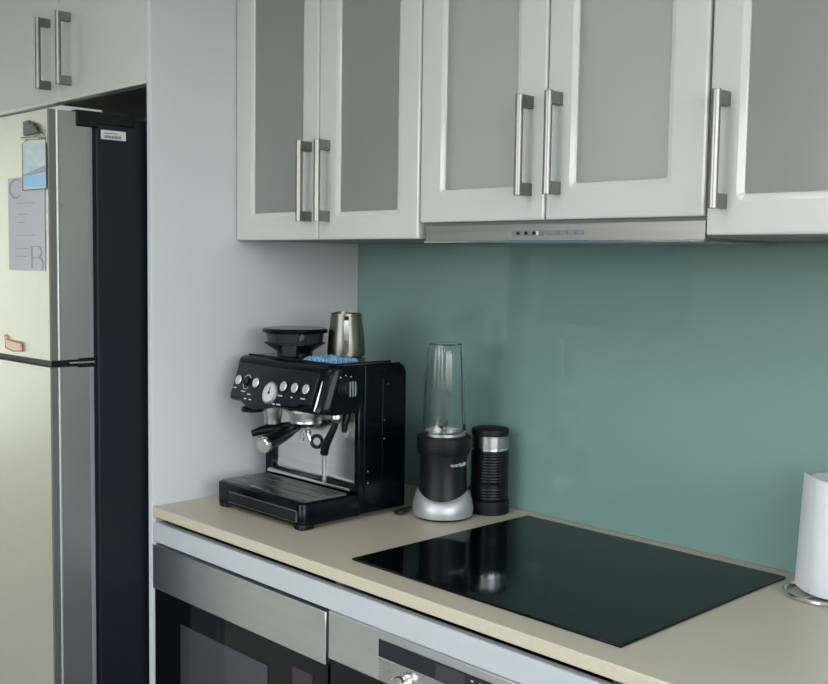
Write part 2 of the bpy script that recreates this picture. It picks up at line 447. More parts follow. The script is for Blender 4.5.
for i in range(16):
    m.box(.0012, .0015, -.628 + i * .0026, -.6269 + i * .0026 + (.0006 if i % 3 else 0), .9 + .7905, .9 + .7965)
m.box(.0012, .0015, -.628, -.597, .9 + .8000, .9 + .8015)
m.build('barcode', M['barcode'], s)
MB().cyl((-.004, -.7229, .9 + .646), (.0022, -.7229, .9 + .646), .003, n=10).build('rubber_bumper', M['trimgrey'], du)
# small fridge-door things
fy = -.8085
def fry(x):      # y of the front at world x (bowed outline)
    s = (x + .035 - fx0 - .010) / (-.0035 - fx0 - .010); s = min(max(s, 0), 1)
    return -.05 - .7475 - .010 * math.sin(PI * s)
def sheet(m, x0, x1, z0, z1, off, th=.0006, n=8):
    ls = []
    for i in range(n + 1):
        x = x0 + (x1 - x0) * i / n; y = fry(x) - off
        ls.append([(x, y, z0), (x, y - th, z0), (x, y - th, z1), (x, y, z1)])
    m.loops(ls)
    return m
t = thing('paper_note', 'tall pale mauve printed note hanging on the upper fridge door', 'note', (.003, 0, 0))
sheet(MB(), -.2180, -.0560, .5110, .7060, .0006).build('sheet', M['note'], t)
m = MB()
for z, a, b in ((.651, -.175, -.100), (.628, -.175, -.125), (.611, -.175, -.142), (.584, -.180, -.098), (.556, -.182, -.128), (.540, -.182, -.135)):
    sheet(m, a, b, z, z + .0016, .0013, .0003, 3)
m.build('printed_line', M['print'], t)
def letter_pts(kind):
    out = []
    if kind == 'C':
        for i in range(19):
            a = math.radians(55 + 270 * i / 18); out.append((.5 + .5 * math.cos(a), .5 + .5 * math.sin(a)))
    return out
def stroke(m, pts, w, x0, z0, sx, sz, off=.0013, th=.0003):
    # flat stroke of varying width following the door front
    L1 = []
    for i, (u, v) in enumerate(pts):
        p = Vector((x0 + u * sx, 0, z0 + v * sz))
        q0 = pts[max(i - 1, 0)]; q1 = pts[min(i + 1, len(pts) - 1)]
        d = Vector(((q1[0] - q0[0]) * sx, 0, (q1[1] - q0[1]) * sz)).normalized(); nrm = Vector((-d.z, 0, d.x))
        ww = w[i] if isinstance(w, list) else w
        a = p + nrm * ww / 2; b = p - nrm * ww / 2
        ya, yb = fry(a.x) - off, fry(b.x) - off
        L1.append([(a.x, ya, a.z), (a.x, ya - th, a.z), (b.x, yb - th, b.z), (b.x, yb, b.z)])
    m.loops(L1)
m = MB()
pc = [(.5 + .5 * math.cos(math.radians(50 + 265 * i / 18)), .5 + .5 * math.sin(math.radians(50 + 265 * i / 18))) for i in range(19)]
stroke(m, pc, [.002 + .004 * math.sin(PI * i / 18) for i in range(19)], -.209, .6640, .060, .038)
# serif B at the lower right, cut by the edge of the sheet
m.build('printed_letter', M['print'], t); m = MB()
def B(pts, w): stroke(m, pts, w, -.112, .5060, .055, .056)
B([(0, .19), (0, 1)], .0075)
B([(-.16, .988), (.5, .988)], .0020)
B([(.45 + .30 * math.cos(a), .78 + .205 * math.sin(a)) for a in [PI / 2 - PI * i / 10 for i in range(11)]], [.002 + .0055 * math.sin(PI * i / 10) for i in range(11)])
B([(.0, .575), (.52, .575)], .0020)
B([(.50 + .38 * math.cos(a), .33 + .245 * math.sin(a)) for a in [PI / 2 - PI * .80 * i / 8 for i in range(9)]], [.002 + .0055 * math.sin(PI * i / 9) for i in range(9)])
m.build('printed_letter', M['print'], t)
t = thing('photo_print', 'small blue seaside photo clipped over the top of the mauve note', 'photo', (.010, 0, 0))
sheet(MB(), -.1500, -.0520, .6790, .7720, .0024).build('picture', M['photo'], t)
m = MB(); sheet(m, -.1480, -.0540, .6830, .7080, .0031, .0003); m.build('water', M['photo_low'], t)
m = MB(); stroke(m, [(0, .15), (.3, .2), (.6, .5), (1, .9)], [.003, .008, .010, .013], -.148, .7080, .094, .012, off=.0031)
m.build('hills', M['photo_hill'], t)
m = MB()
ctr = [(-.1510, .6780), (-.0500, .6780), (-.0500, .7800), (-.0650, .7910), (-.1350, .7800), (-.1510, .7740)]
m.tube([(x, fry(x) - .0035, z) for x, z in ctr], .0007, 6, closed=True); m.build('plastic_sleeve_edge', M['clip'], t)
t = thing('magnet_clip', 'dark metal magnet clip holding the small photo on the fridge', 'clip', (.010, 0, 0))
m = MB(); y = fry(-.11)
m.prism([(-.143, .7900), (-.143, .8190), (-.118, .8200), (-.112, .8120), (-.100, .8140), (-.0730, .7920)], 'y', y - .007, y - .0005)
m.build('clip_body', M['clip'], t, bevel=.001)
m = MB(); m.cyl((-.148, y - .008, .7850), (-.070, y - .008, .7810), .003, n=10); m.build('clip_bar', M['dullchrome'], t)
t = thing('fridge_magnet', 'small pink magnet with a red outline low on the upper fridge door', 'magnet', (.010, 0, 0))
m = MB(); y = fry(-.2)
pol = [(-.2470, .3420), (-.2490, .3700), (-.2380, .3690), (-.2360, .3600), (-.1700, .3560), (-.1660, .3400), (-.2100, .3370)]
m.prism(pol, 'y', y - .003, y - .0004); m.build('magnet_face', M['pinkfill'], t, bevel=.0006)
m = MB(); m.tube([(x, y - .003, z) for x, z in pol], .0016, 6, closed=True); m.build('outline', M['red'], t)
# bits lying on top of the fridge
t = tag(MB().box(-.150, -.040, -.52, -.15, .8352, .8560).build('folded_cloth', M['blue'], loc=(0, 0, 0), bevel=.004),
        'dark blue folded cloth lying on top of the refrigerator', 'cloth')
tag(MB().box(-.230, -.112, -.735, -.640, .8390, .8590).build('folded_paper', M['white'], loc=(0, 0, 0), bevel=.0006),
    'folded white paper lying on top of the refrigerator under the cabinet', 'paper')

# ------------------------------------------------------------------ espresso machine
mx, my = .2205, -.3320
t = thing('espresso_machine', 'black espresso machine with steel drip tray and grinder beside the white panel', 'coffee machine', (mx, my, 0))
X0, X1 = -.166, .166         # local
YF, YR = -.145, .140         # tray front, rear
# tray base
def rbox(m, x0, x1, y0, y1, z0, z1, r, inset=.003, k=5):
    def lp(d, z): return [Vector((p.x, p.z, z)) for p in rrect(x0 + d, x1 - d, y0 + d, y1 - d, max(r - d, .0005), 0, k)]
    m.loops([lp(inset, z0), lp(0, z0 + inset), lp(0, z1 - inset), lp(inset * .4, z1 - inset * .3), lp(inset, z1)])
    return m
base = rbox(MB(), -.138, .166, YF, .02, .008, .055, .014).build('drip_tray', M['gloss_black'], t)
# steel faced front bar, sits in a shallow arch
m = MB(); pts = []
m.box(-.085, .152, YF - .0022, YF + .001, .0185, .0395)
m.build('front_plate', M['fascia'], base, bevel=.0006)
m = MB()
m.box(-.086, .154, YF - .0034, YF - .0018, .0385, .0408); m.box(-.086, .154, YF - .0034, YF - .0018, .0165, .0175)
m.box(.1515, .1540, YF - .0034, YF - .0018, .0165, .0408)
m.build('front_trim', M['dullchrome'], base)
for x in (-.119, .148):
    m = MB(); rbox(m, x - .017, x + .017, YF + .001, YF + .040, .0, .012, .012, .002); m.build('foot', M['black'], base)
# grille
m = MB()
gx0, gx1, gy0, gy1 = -.128, .157, YF + .012, YF + .125
m.box(gx0, gx1, gy0, gy1, .0545, .0560)
for i in range(22):
    x = gx0 + .008 + i * .0128
    for q in range(3):
        ya = gy0 + .010 + q * .035
        m.box(x, x + .0085, ya, ya + .028, .0560, .0580)
m.box(gx0, gx1, gy0, gy0 + .004, .056, .0588); m.box(gx0, gx1, gy1 - .004, gy1, .056, .0588)
m.box(gx0, gx0 + .004, gy0, gy1, .056, .0588); m.box(gx1 - .004, gx1, gy0, gy1, .056, .0588)
m.build('grille', M['dullchrome'], base)
MB().box(-.03, .03, gy0 - .002, gy0 + .008, .0588, .0600).build('tray_mark', M['chrome'], base)
# rear body: side silhouette, extruded
def side_poly():
    P = [(.140, .010), (.140, .300)]
    for i in range(1, 7):
        a = math.radians(90 * i / 6); P.append((.118 + .022 * math.cos(a), .303 + .022 * math.sin(a)))
    P += [(-.05, .3262)]
    return P
sp = side_poly() + [(-.052, .3262), (-.012, .228), (.006, .222), (.006, .010)]
# main block (behind the splash plate)
m = MB(); m.prism([(y, z) for y, z in [(.140, .010), (.140, .303), (.134, .319), (.118, .3255), (.0185, .3255), (.0185, .010)]], 'x', X0 + .004, X1)
body = m.build('body', M['gloss_black'], t, bevel=.004, seg=3)
# cheeks flanking the recess
for a, b in ((X0 + .004, X0 + .028), (X1 - .015, X1)):
    MB().box(a, b, .004, .0200, .010, .240).build('side_cheek', M['gloss_black'], body, bevel=.003, seg=3)
# side seam details
for (y, z) in ((.075, .205), (.075, .165), (.03, .10), (.03, .075), (.085, .282)):
    MB().cyl((X1 - .001, y, z), (X1 + .0011, y, z), .0018, n=10).build('screw', M['trimgrey'], body)
MB().box(X1 - .001, X1 + .0008, .070, .132, .02, .295).build('side_hatch', M['gloss_black'], body, bevel=.0007)
# steel splash plate with curved foot
m = MB()
plate = [(.0150, .232), (.0150, .084), (.0135, .077), (.0095, .0715), (.0030, .0680), (-.0060, .0655), (-.0075, .0625), (-.0075, .0592), (.0180, .0592), (.0183, .078), (.0183, .232)]
m.prism(plate, 'x', X0 + .0285, X1 - .0155); m.build('splash_plate', M['machine_steel'], t, smooth=50)
# head with rounded sloping fascia
hp = [(.120, .3262), (-.058, .3262)]
for i in range(1, 6):
    a = math.radians(90 + 75 * i / 6); hp.append((-.058 + .016 * math.cos(a), .310 + .016 * math.sin(a)))
hp += [(-.076, .3000), (-.0955, .2440), (-.0975, .2340), (-.0935, .2290), (-.082, .2265), (.019, .2265), (.019, .2500), (.120, .2500)]
m = MB(); ls = []
def rnd(x):      # how far the front corner falls back at this x
    rr_ = .030 if x > 0 else .016
    t_ = min(max((abs(x) - (X1 - rr_)) / rr_, 0), .985)
    return rr_ * (1 - math.sqrt(1 - t_ * t_))
for x in [-.1655, -.165, -.162, -.157, -.150, -.1, 0, .1, .136, .145, .152, .158, .162, .1645, .1655]:
    ls.append([(x, y + (rnd(x) if y < -.03 else 0), z) for y, z in hp])
m.loops(ls)
head = m.build('head', M['gloss_black'], t, smooth=40)
FX0, FX1 = -.150, .134
# curved fascia plate: shaped lower edge, follows the slope
def facy(z):      # y on the sloping front at height z
    if z > .300: return -.076 + (z - .300) * .25
    return -.0955 + (z - .244) * (.0195 / .056)
m = MB(); n = 24; rows = []
for i in range(n + 1):
    s = i / n; x = FX0 + (FX1 - FX0) * s
    low = .2400 - .018 * math.sin(PI * min(max((s - .12) / .55, 0), 1)) + (.0065 if s > .86 else 0)
    bulge = .012 * math.sin(PI * s)
    zs = [low, low + .006, .25, .262, .275, .288, .300, .312]
    rows.append([(x, facy(z) - .004 - bulge * (1.0 if z < .305 else .6), z) for z in zs] + [(x, facy(z) + .006, z) for z in zs[::-1]])
m.loops(rows)
fas = m.build('control_panel', M['fascia'], head, smooth=60, bevel=.001)
def fpt(x, z, off=0):
    s = (x - FX0) / (FX1 - FX0)
    return Vector((x, facy(z) - .004 - .012 * math.sin(PI * s) - off, z))
tilt = math.atan2(.0195, .056)
def fmtx(x, z, off=0):
    return Matrix.Translation(fpt(x, z, off)) @ Matrix.Rotation(PI / 2 - tilt * 1.0, 4, 'X')
def disc(name, x, z, r, h, m_, par, prof=None):
    q = MB(); q.lathe(prof or [(r, 0), (r, h * .7), (r * .85, h), (.0005, h)], mtx=fmtx(x, z), n=28)
    return q.build(name, m_, par)
for x, z in ((-.128, .2750), (-.053, .2760), (.0440, .2770), (.0780, .2770), (.1105, .2770)):
    disc('button_ring', x, z, .0125, .0018, M['black'], fas)
    disc('button', x, z, .0105, .0042, M['button'], fas)
g = disc('gauge', -.0020 + .010, .2600, .0245, .0050, M['dullchrome'], fas)
q = MB(); q.lathe([(.0200, .0), (.0200, .0056), (.0005, .0056)], mtx=fmtx(-.0020 + .010, .2600)); q.build('gauge_face', M['dial'], g)
mt = fmtx(-.0020 + .010, .2600)
q = MB(); q.box(-.0008, .0008, -.002, .013, .0056, .0064, mt); q.lathe([(.003, .0056), (.003, .0070), (.0005, .0072)], mtx=mt, n=14)
q.build('gauge_needle', M['black'], g)
q = MB(); 
for i in range(11):
    a = math.radians(210 - 24 * i); c, s_ = math.cos(a), math.sin(a)
    q.box(-.0005, .0005, .0145, .0175, .0056, .0060, mt @ Matrix.Rotation(a - PI / 2, 4, 'Z'))
q.build('gauge_mark', M['trimgrey'], g)
# grind dial between the two left buttons, and printed marks
q = MB()
ring = [fpt(-.091 + .0150 * math.cos(a), .2745 + .0150 * math.sin(a), .001) for a in [math.radians(40 + 280 * i / 24) for i in range(25)]]
q.tube(ring, .0007, 6)
for x, z, w in ((-.136, .2580, .012), (-.096, .2540, .016), (-.070, .2500, .012), (.040, .2580, .014), (.0750, .2580, .006), (.107, .2580, .015),
                (-.080, .2400, .008), (-.060, .2400, .008), (.026, .2400, .009), (.042, .2400, .012)):
    p = fpt(x, z, .0006)
    q.box(p.x - w / 2, p.x + w / 2, p.y - .0004, p.y + .0004, p.z - .0012, p.z + .0012)
q.build('panel_marking', M['mark'], fas)
q = MB(); mt = fmtx(-.091, .2745)
q.lathe([(.009, 0), (.009, .006), (.007, .008), (.0005, .008)], mtx=mt, n=24); q.build('grind_knob', M['fascia'], fas)
# bright curved edge at the right end of the fascia
q = MB(); q.tube([(.1440, facy(z) + rnd(.144) - .0002, z) for z in (.236, .245, .258, .272, .286, .296)], [.0010, .0020, .0022, .0018, .0012, .0007], 8)
q.build('panel_edge', M['chrome'], head)
# steam knob on the right side
q = MB(); mk = Matrix.Translation((X1 - .001, -.0330, .2810)) @ Matrix.Rotation(PI / 2, 4, 'Y')
q.lathe([(.0225, 0), (.0225, .003), (.0190, .004), (.0185, .018), (.016, .022), (.0005, .022)], mtx=mk, n=30, fn=lambda r, z, a: (r * (1 + (.05 * math.cos(12 * a) if .004 <= z < .02 else 0)), z))
k = q.build('steam_knob', M['soft_black'], head)
q = MB()
for yy in (-.007, .0, .007): q.box(X1 + .0180, X1 + .0225, -.033 + yy - .0019, -.033 + yy + .0019, .266, .296)
q.build('knob_rib', M['chrome'], k)
q = MB()
for a in (60, 90, 120): q.cyl((X1 - .001, -.033 + .028 * math.cos(math.radians(a)), .281 + .026 * math.sin(math.radians(a))), (X1 + .0006, -.033 + .028 * math.cos(math.radians(a)), .281 + .026 * math.sin(math.radians(a))), .0014, n=8)
q.build('knob_marking', M['mark'], head)
# top tray
q = MB(); q.box(X0 + .03, X1 - .012, -.045, .125, .3258, .3272)
q.build('top_plate', M['machine_steel'], head, bevel=.0005)
q = MB(); q.tube([(X0 + .02, -.052, .329), (X1 - .012, -.052, .329), (X1 - .010, .10, .329)], .0022, 8)
q.build('top_rail', M['black'], head)
# group head
gx, gy = .055, -.048
q = MB(); q.lathe([(.036, .228), (.036, .214), (.0345, .210), (.0345, .203), (.0005, .203)][::-1], c=(gx, gy, 0), n=36, fn=lambda r, z, a: (r * (1 + (.012 * math.cos(30 * a) if .205 < z < .226 else 0)), z))
q.build('group_head', M['dullchrome'], t)
q = MB(); q.lathe([(.046, .2275), (.046, .223), (.040, .221), (.0005, .221)][::-1], c=(gx, gy, 0)); q.build('group_collar', M['dullchrome'], t)
# portafilter
q = MB(); q.lathe([(.033, .2035), (.034, .199), (.030, .194), (.022, .189), (.012, .1865), (.0005, .1865)][::-1], c=(gx, gy, 0))
pf = q.build('portafilter', M['dullchrome'], t)
h1 = Vector((.090, -.182, .1700)); h0 = Vector((.058, -.074, .1905)); hd = (h1 - h0).normalized()
q = MB(); pts = [h0 + (h1 - h0) * s for s in (0, .12, .25, .45, .7, .9, 1)]
q.tube(pts, [.009, .009, .0125, .0145, .0160, .0175, .0170], 18); q.build('handle', M['black'], pf)
q = MB(); q.cyl(h1 - hd * .002, h1 + hd * .004, .0172, .0160, 28); q.cyl(h1 + hd * .004, h1 + hd * .0055, .0135, .0120, 28)
q.build('handle_cap', M['chrome'], pf)
q = MB()
for s_ in (-1, 1): q.tube([(gx, gy, .188), (gx + s_ * .008, gy, .178), (gx + s_ * .013, gy, .166), (gx + s_ * .0135, gy, .158)], [.006, .0065, .006, .0055], 12)
q.build('spout', M['chrome'], pf)
# grinder outlet + cradle
ox, oy = -.054, -.055
q = MB(); q.lathe([(.022, .228), (.022, .205), (.020, .202), (.019, .184), (.0005, .184)][::-1], c=(ox, oy, 0)); q.build('grinder_outlet', M['dullchrome'], t)
q = MB()
q.tube([(-.086, -.088, .1600), (-.074, -.068, .1670), (-.055, -.034, .1720), (-.025, -.030, .1780), (.010, -.052, .1860)], [.007, .0095, .010, .009, .006], 12)
q.box(-.070, -.030, -.034, .014, .168, .180)
q.build('portafilter_cradle', M['black'], t)
q = MB(); q.lathe([(.005, .228), (.005, .220), (.022, .218), (.025, .214), (.024, .208), (.0005, .206)][::-1], c=(-.094, -.080, 0), n=32); q.build('tamper', M['black'], t)
q = MB(); q.cyl((-.090, -.102, .2020), (-.090, -.102, .2085), .0028, n=10); q.build('tamper_pin', M['chrome'], t)
# steam wand
q = MB(); q.lathe([(.010, .228), (.0125, .222), (.0125, .214), (.008, .208), (.0005, .207)][::-1], c=(.136, -.032, 0), n=24); wd = q.build('steam_wand', M['dullchrome'], t)
q = MB(); q.tube([(.136, -.032, .212), (.132, -.035, .195), (.120, -.038, .172), (.108, -.038, .154), (.102, -.036, .136)], [.006, .007, .008, .0095, .009], 14)
q.build('wand_grip', M['black'], wd)
q = MB(); rc = Vector((.082, -.040, .160))
q.tube([rc + Vector((.0115 * math.cos(a) * .8, .0115 * math.cos(a) * .6, .0125 * math.sin(a))) for a in [2 * PI * i / 20 for i in range(20)]], .0040, 10, closed=True)
q.build('grip_ring', M['black'], wd)
q = MB(); q.tube([(.102, -.036, .140), (.102, -.036, .11), (.1025, -.036, .083)], [.0052, .0046, .0046], 14); q.cyl((.1025, -.036, .083), (.1025, -.036, .076), .0055, .0045, 14)
q.build('wand_tube', M['dullchrome'], wd)
# hot water outlet
q = MB(); q.tube([(.136, -.004, .228), (.137, -.006, .212), (.141, -.014, .198), (.145, -.018, .186)], [.010, .009, .007, .006], 12)
hw = q.build('water_spout', M['black'], t)
q = MB(); q.cyl((.110, -.012, .228), (.110, -.012, .198), .0075, .0065, 16); q.build('water_pipe', M['dullchrome'], t)
# bean hopper
hx, hy = -.086, .030
q = MB(); q.lathe([(.030, .3262), (.034, .3300), (.040, .3360), (.064, .3520), (.069, .3540), (.069, .3565), (.034, .3565), (.0005, .3560)], c=(hx, hy, 0), n=40)
hp_ = q.build('bean_hopper', M['black'], t)
q = MB(); q.lathe([(.0005, .3567), (.063, .3567), (.0655, .3780), (.0630, .3789), (.0605, .3585), (.0005, .3585)], c=(hx, hy, 0), n=40)
q.build('hopper_rim', M['smoke'], hp_)
q = MB(); q.lathe([(.0005, .3790), (.072, .3790), (.0735, .3815), (.0735, .3865), (.070, .3890), (.0005, .3895)], c=(hx, hy, 0), n=44)
q.build('hopper_lid', M['gloss_black'], hp_)
q = MB(); q.box(-.016, .018, -.066, -.030, .3275, .3600, Matrix.Translation((hx, hy, 0)) @ Matrix.Rotation(math.radians(40), 4, 'Z'))
q.build('hopper_lock', M['fascia'], hp_, bevel=.003)
q = MB(); q.lathe([(.040, .3262), (.040, .3340), (.0005, .3345)], c=(hx, hy, 0), n=32); q.build('grind_collar', M['black'], hp_)

# milk jug
t = thing('milk_jug', 'brushed steel milk jug standing on top of the coffee machine', 'jug', (.215, -.219, .3275))
q = MB()
def lip(r, z, a):
    f = max(0, math.cos(a - 2.75)) ** 8
    k = max(0, (z - .075) / .03)
    return (r + .007 * f * k, z + .004 * f * k)
q.lathe([(.0390, 0), (.0425, .002), (.0430, .012), (.0405, .045), (.0365, .078), (.0345, .096), (.0338, .096), (.0357, .078), (.0397, .045), (.0418, .012), (.037, .004), (.0005, .004)], n=56, fn=lip)
q.build('jug_body', M['jug'], t)
hdv = Vector((.76, -.65, 0)).normalized()
q = MB(); side = hdv.cross(Vector((0, 0, 1)))
prof = [(.0365, .090), (.052, .090), (.060, .083), (.061, .060), (.058, .030), (.052, .014), (.042, .012)]
ls = []
for i, (r, z) in enumerate(prof):
    p = hdv * r + Vector((0, 0, z)); a = prof[max(i - 1, 0)]; b = prof[min(i + 1, len(prof) - 1)]
    d = (hdv * (b[0] - a[0]) + Vector((0, 0, b[1] - a[1]))).normalized(); nn = d.cross(side).normalized()
    ls.append([p + side * .0055 + nn * .001, p - side * .0055 + nn * .001, p - side * .0055 - nn * .001, p + side * .0055 - nn * .001])
q.loops(ls); q.build('jug_handle', M['dullchrome'], t, bevel=.0004)

# cloth
q = MB(); NX, NY = 34, 20; top = []
for j in range(NY + 1):
    row = []
    for i in range(NX + 1):
        u, v = i / NX * 2 - 1, j / NY * 2 - 1
        e = max(0, 1 - (abs(u) ** 2.6 + abs(v) ** 2.6)) ** .5
        h = .0006 + .0085 * e + e * (.0022 * math.sin(9 * u + 3 * v) + .0015 * math.sin(14 * v - 5 * u) + .0012 * math.sin(21 * u))
        wob = 1 + .08 * math.sin(3 * math.atan2(v, u) + 1) + .04 * math.sin(7 * math.atan2(v, u))
        su = u * math.sqrt(max(0, 1 - v * v * .42)); sv = v * math.sqrt(max(0, 1 - u * u * .42))
        row.append((su * .057 * wob, sv * .026 * wob, max(h, .0005)))
    top.append(row)
vs = [[q.bm.verts.new(p) for p in r] for r in top]; vb = [[q.bm.verts.new((p[0], p[1], 0)) for p in r] for r in top]
for j in range(NY):
    for i in range(NX):
        q.bm.faces.new((vs[j][i], vs[j][i + 1], vs[j + 1][i + 1], vs[j + 1][i])); q.bm.faces.new((vb[j][i], vb[j + 1][i], vb[j + 1][i + 1], vb[j][i + 1]))
for i in range(NX):
    q.bm.faces.new((vs[0][i], vb[0][i], vb[0][i + 1], vs[0][i + 1])); q.bm.faces.new((vs[NY][i], vs[NY][i + 1], vb[NY][i + 1], vb[NY][i]))
for j in range(NY):
    q.bm.faces.new((vs[j][0], vs[j + 1][0], vb[j + 1][0], vb[j][0])); q.bm.faces.new((vs[j][NX], vb[j][NX], vb[j + 1][NX], vs[j + 1][NX]))
tag(q.build('dish_cloth', M['cloth'], loc=(.282, -.325, .3274), rot=(0, 0, math.radians(45)), smooth=180),
    'crumpled blue checked cloth lying on top of the coffee machine', 'cloth')

# ------------------------------------------------------------------ bullet blender
t = thing('blender', 'black and silver bullet blender with a clear cup beside the coffee machine', 'blender', (.4790, -.1690, 0))
caz = math.atan2(-1.585, 1.535)      # towards the camera
def wave(r, z, a):
    if z > .03: z -= .0085 * (1 + math.cos(2 * (a - caz + .1))) * min(1, (z - .03) / .028)
    return (r, z)
q = MB(); q.lathe([(.055, .004), (.0635, .006), (.0650, .016), (.0640, .030), (.0590, .0500), (.0555, .0590), (.048, .0600)], n=72, fn=wave)
q.build('base_shell', M['silver'], t, smooth=60)
q = MB(); q.lathe([(.050, 0), (.056, .001), (.057, .005), (.02, .005)], n=40); q.build('base_foot', M['black'], t)
q = MB(); q.lathe([(.046, .010), (.0545, .028), (.0530, .050), (.0500, .080), (.0500, .130), (.0530, .146), (.0500, .150), (.02, .150)], n=56)
q.build('motor_body', M['greybody'], t)
q = MB(); q.lathe([(.0500, .1385), (.0560, .1400), (.0575, .1460), (.0575, .1720), (.0555, .1755), (.0500, .1760), (.02, .1760)], n=56,
                  fn=lambda r, z, a: (r * (1 + (.010 * math.cos(18 * a) if .141 < z < .174 else 0)), z))
q.build('collar', M['soft_black'], t)
q = MB(); q.lathe([(.040, .1762), (.0485, .1770), (.0485, .1830), (.0465, .1850), (.0440, .1850), (.0440, .1790), (.0005, .1790)], n=48)
q.build('blade_base', M['dullchrome'], t)
def flute(r, z, a):
    k = 1 if .19 < z < .365 else 0
    return (r * (1 - k * .08 * max(0, math.cos(6 * a + .6)) ** 4), z)
q = MB(); q.lathe([(.0455, .1855), (.0455, .200), (.0445, .230), (.0428, .285), (.0408, .340), (.0392, .362), (.0350, .3710), (.0005, .3715),
                   (.0005, .3690), (.0340, .3685), (.0370, .360), (.0388, .338), (.0408, .285), (.0425, .230), (.0435, .200), (.0435, .1855)], n=64, caps=False, fn=flute)
q.ringloops  # closed below
cup = q.build('cup', M['clear'], t, smooth=60)
q = MB()
for a in range(4):
    r = Matrix.Rotation(a * PI / 2 + .5, 4, 'Z'); up = .012 if a % 2 else .002
    q.loops([[r @ Vector(p) for p in ((0, -.004, .188), (0, .004, .188), (0, .004, .1895), (0, -.004, .1895))],
             [r @ Vector(p) for p in ((.014, -.004, .190), (.014, .004, .190), (.014, .004, .1912), (.014, -.004, .1912))],
             [r @ Vector(p) for p in ((.028, -.001, .190 + up), (.028, .002, .190 + up), (.028, .002, .191 + up), (.028, -.001, .191 + up))]])
q.cyl((0, 0, .1792), (0, 0, .192), .006, n=16)
q.build('blade', M['chrome'], t)
# lettering wraps round the body, right of centre
def wrap(co):
    r = .0508 + co.z; a = caz + .78 + co.x / .0508
    return Vector((r * math.cos(a), r * math.sin(a), .119 + co.y))
text_mesh('lettering', 'nutribullet', .0115, M['mark'], t, wrap, .0004)
# mains cord
q = MB()
crd = [(-.058, -.030, .012), (-.066, -.040, .006), (-.066, -.056, .0040), (-.060, -.064, .0033), (-.076, -.066, .0033), (-.088, -.050, .0033), (-.092, -.015, .0033), (-.088, .03, .0033), (-.070, .07, .0035), (-.055, .10, .004), (-.05, .125, .02), (-.052, .150, .05), (-.055, .157, .09)]
sm = []
for i in range(len(crd) - 1):
    p0, p1, p2, p3 = [Vector(crd[min(max(k, 0), len(crd) - 1)]) for k in (i - 1, i, i + 1, i + 2)]
    for k in range(8):
        u = k / 8; sm.append(.5 * ((2 * p1) + (p2 - p0) * u + (2 * p0 - 5 * p1 + 4 * p2 - p3) * u * u + (3 * p1 - p0 - 3 * p2 + p3) * u ** 3))
q.tube(sm + [Vector(crd[-1])], .0030, 10); q.build('cord', M['cord'], t)

# ------------------------------------------------------------------ milk frother
t = thing('milk_frother', 'black cylindrical milk frother with a chrome band under its lid, by the splashback', 'milk frother', (.5155, -.0620, 0))
q = MB(); q.lathe([(.0425, 0), (.0440, .002), (.0440, .026), (.0435, .029), (.02, .029)], n=48); q.build('power_base', M['soft_black'], t)
prof = [(.036, .0292), (.0405, .031)]
z = .033
while z < .1375:
    if not (.055 < z < .066):
        prof += [(.0405, z), (.0411, z + .0013), (.0411, z + .0033), (.0405, z + .0046)]
    else: prof += [(.0405, z)]
    z += .0062
prof += [(.0405, .1385), (.02, .1388)]
q = MB(); q.lathe(prof, n=48); q.build('jug_body', M['black'], t, smooth=60)
q = MB(); q.lathe([(.0405, .1388), (.0411, .1392), (.0411, .1445), (.0405, .1450)], n=48); q.build('chrome_ring', M['chrome'], t)
q = MB(); q.lathe([(.0395, .1450), (.0415, .1455), (.0415, .1700), (.0395, .1705)], n=48); q.build('chrome_band', M['dullchrome'], t)
q = MB(); q.lathe([(.0390, .1702), (.0410, .1708), (.0410, .1790), (.0400, .1835), (.0340, .1855), (.0005, .1860)], n=48); q.build('lid', M['soft_black'], t)

# ------------------------------------------------------------------ paper towel
t = thing('towel_holder', 'chrome wire paper towel holder standing on the worktop by the splashback', 'holder', (1.2760, -.0765, 0))
q = MB()
for r, z in ((.0655, .0045),):
    q.tube([(r * math.cos(a), r * math.sin(a), z) for a in [2 * PI * i / 48 for i in range(48)]], .0036, 8, closed=True)
for k in range(3): q.tube([(0, 0, .004), (.0655 * math.cos(k * 2.09 + .3), .0655 * math.sin(k * 2.09 + .3), .004)], .0025, 8)
q.build('base_ring', M['chrome'], t)
q = MB(); q.cyl((0, 0, .004), (.006, 0, .2350), .0040, n=14); q.lathe([(.004, .233), (.009, .238), (.009, .243), (.0005, .248)], c=(.006, 0, 0), n=18)
q.build('spindle', M['chrome'], t)
tw = thing('paper_towel_roll', 'white paper towel roll with a loose outer sheet at the right edge', 'paper towel', (1.2820, -.0710, .0075))
tw.rotation_euler = (0, math.radians(2.6), 0)
q = MB(); q.lathe([(.0210, 0), (.0460, 0), (.0475, .002), (.0475, .188), (.0460, .190), (.0210, .190), (.0195, .189), (.0195, .001)], n=56, caps=False)
# close the tube
q.build('roll', M['paper'], tw, smooth=50)
q = MB(); q.ringloops([[Vector((r * math.cos(a), r * math.sin(a), z)) for a in [2 * PI * i / 40 for i in range(40)]] for r, z in ((.0195, .001), (.0195, .1905), (.0180, .1905), (.0180, .001))])
q.build('core', M['paper_core'], tw)
for A0, A1, GR in ((-120, -54, .0130),):
  q = MB(); ls = []
  for i in range(26):
    s = i / 25; a = math.radians(A0 + A1 * s)
    r = .0480 + GR * s ** 2.2
    ls.append([(r * math.cos(a), r * math.sin(a), .001), ((r + .0006) * math.cos(a), (r + .0006) * math.sin(a), .001),
               ((r + .0006) * math.cos(a) , (r + .0006) * math.sin(a), .1920), (r * math.cos(a), r * math.sin(a), .1920)])
  q.loops(ls); q.build('loose_sheet', M['paper'], tw, smooth=60)

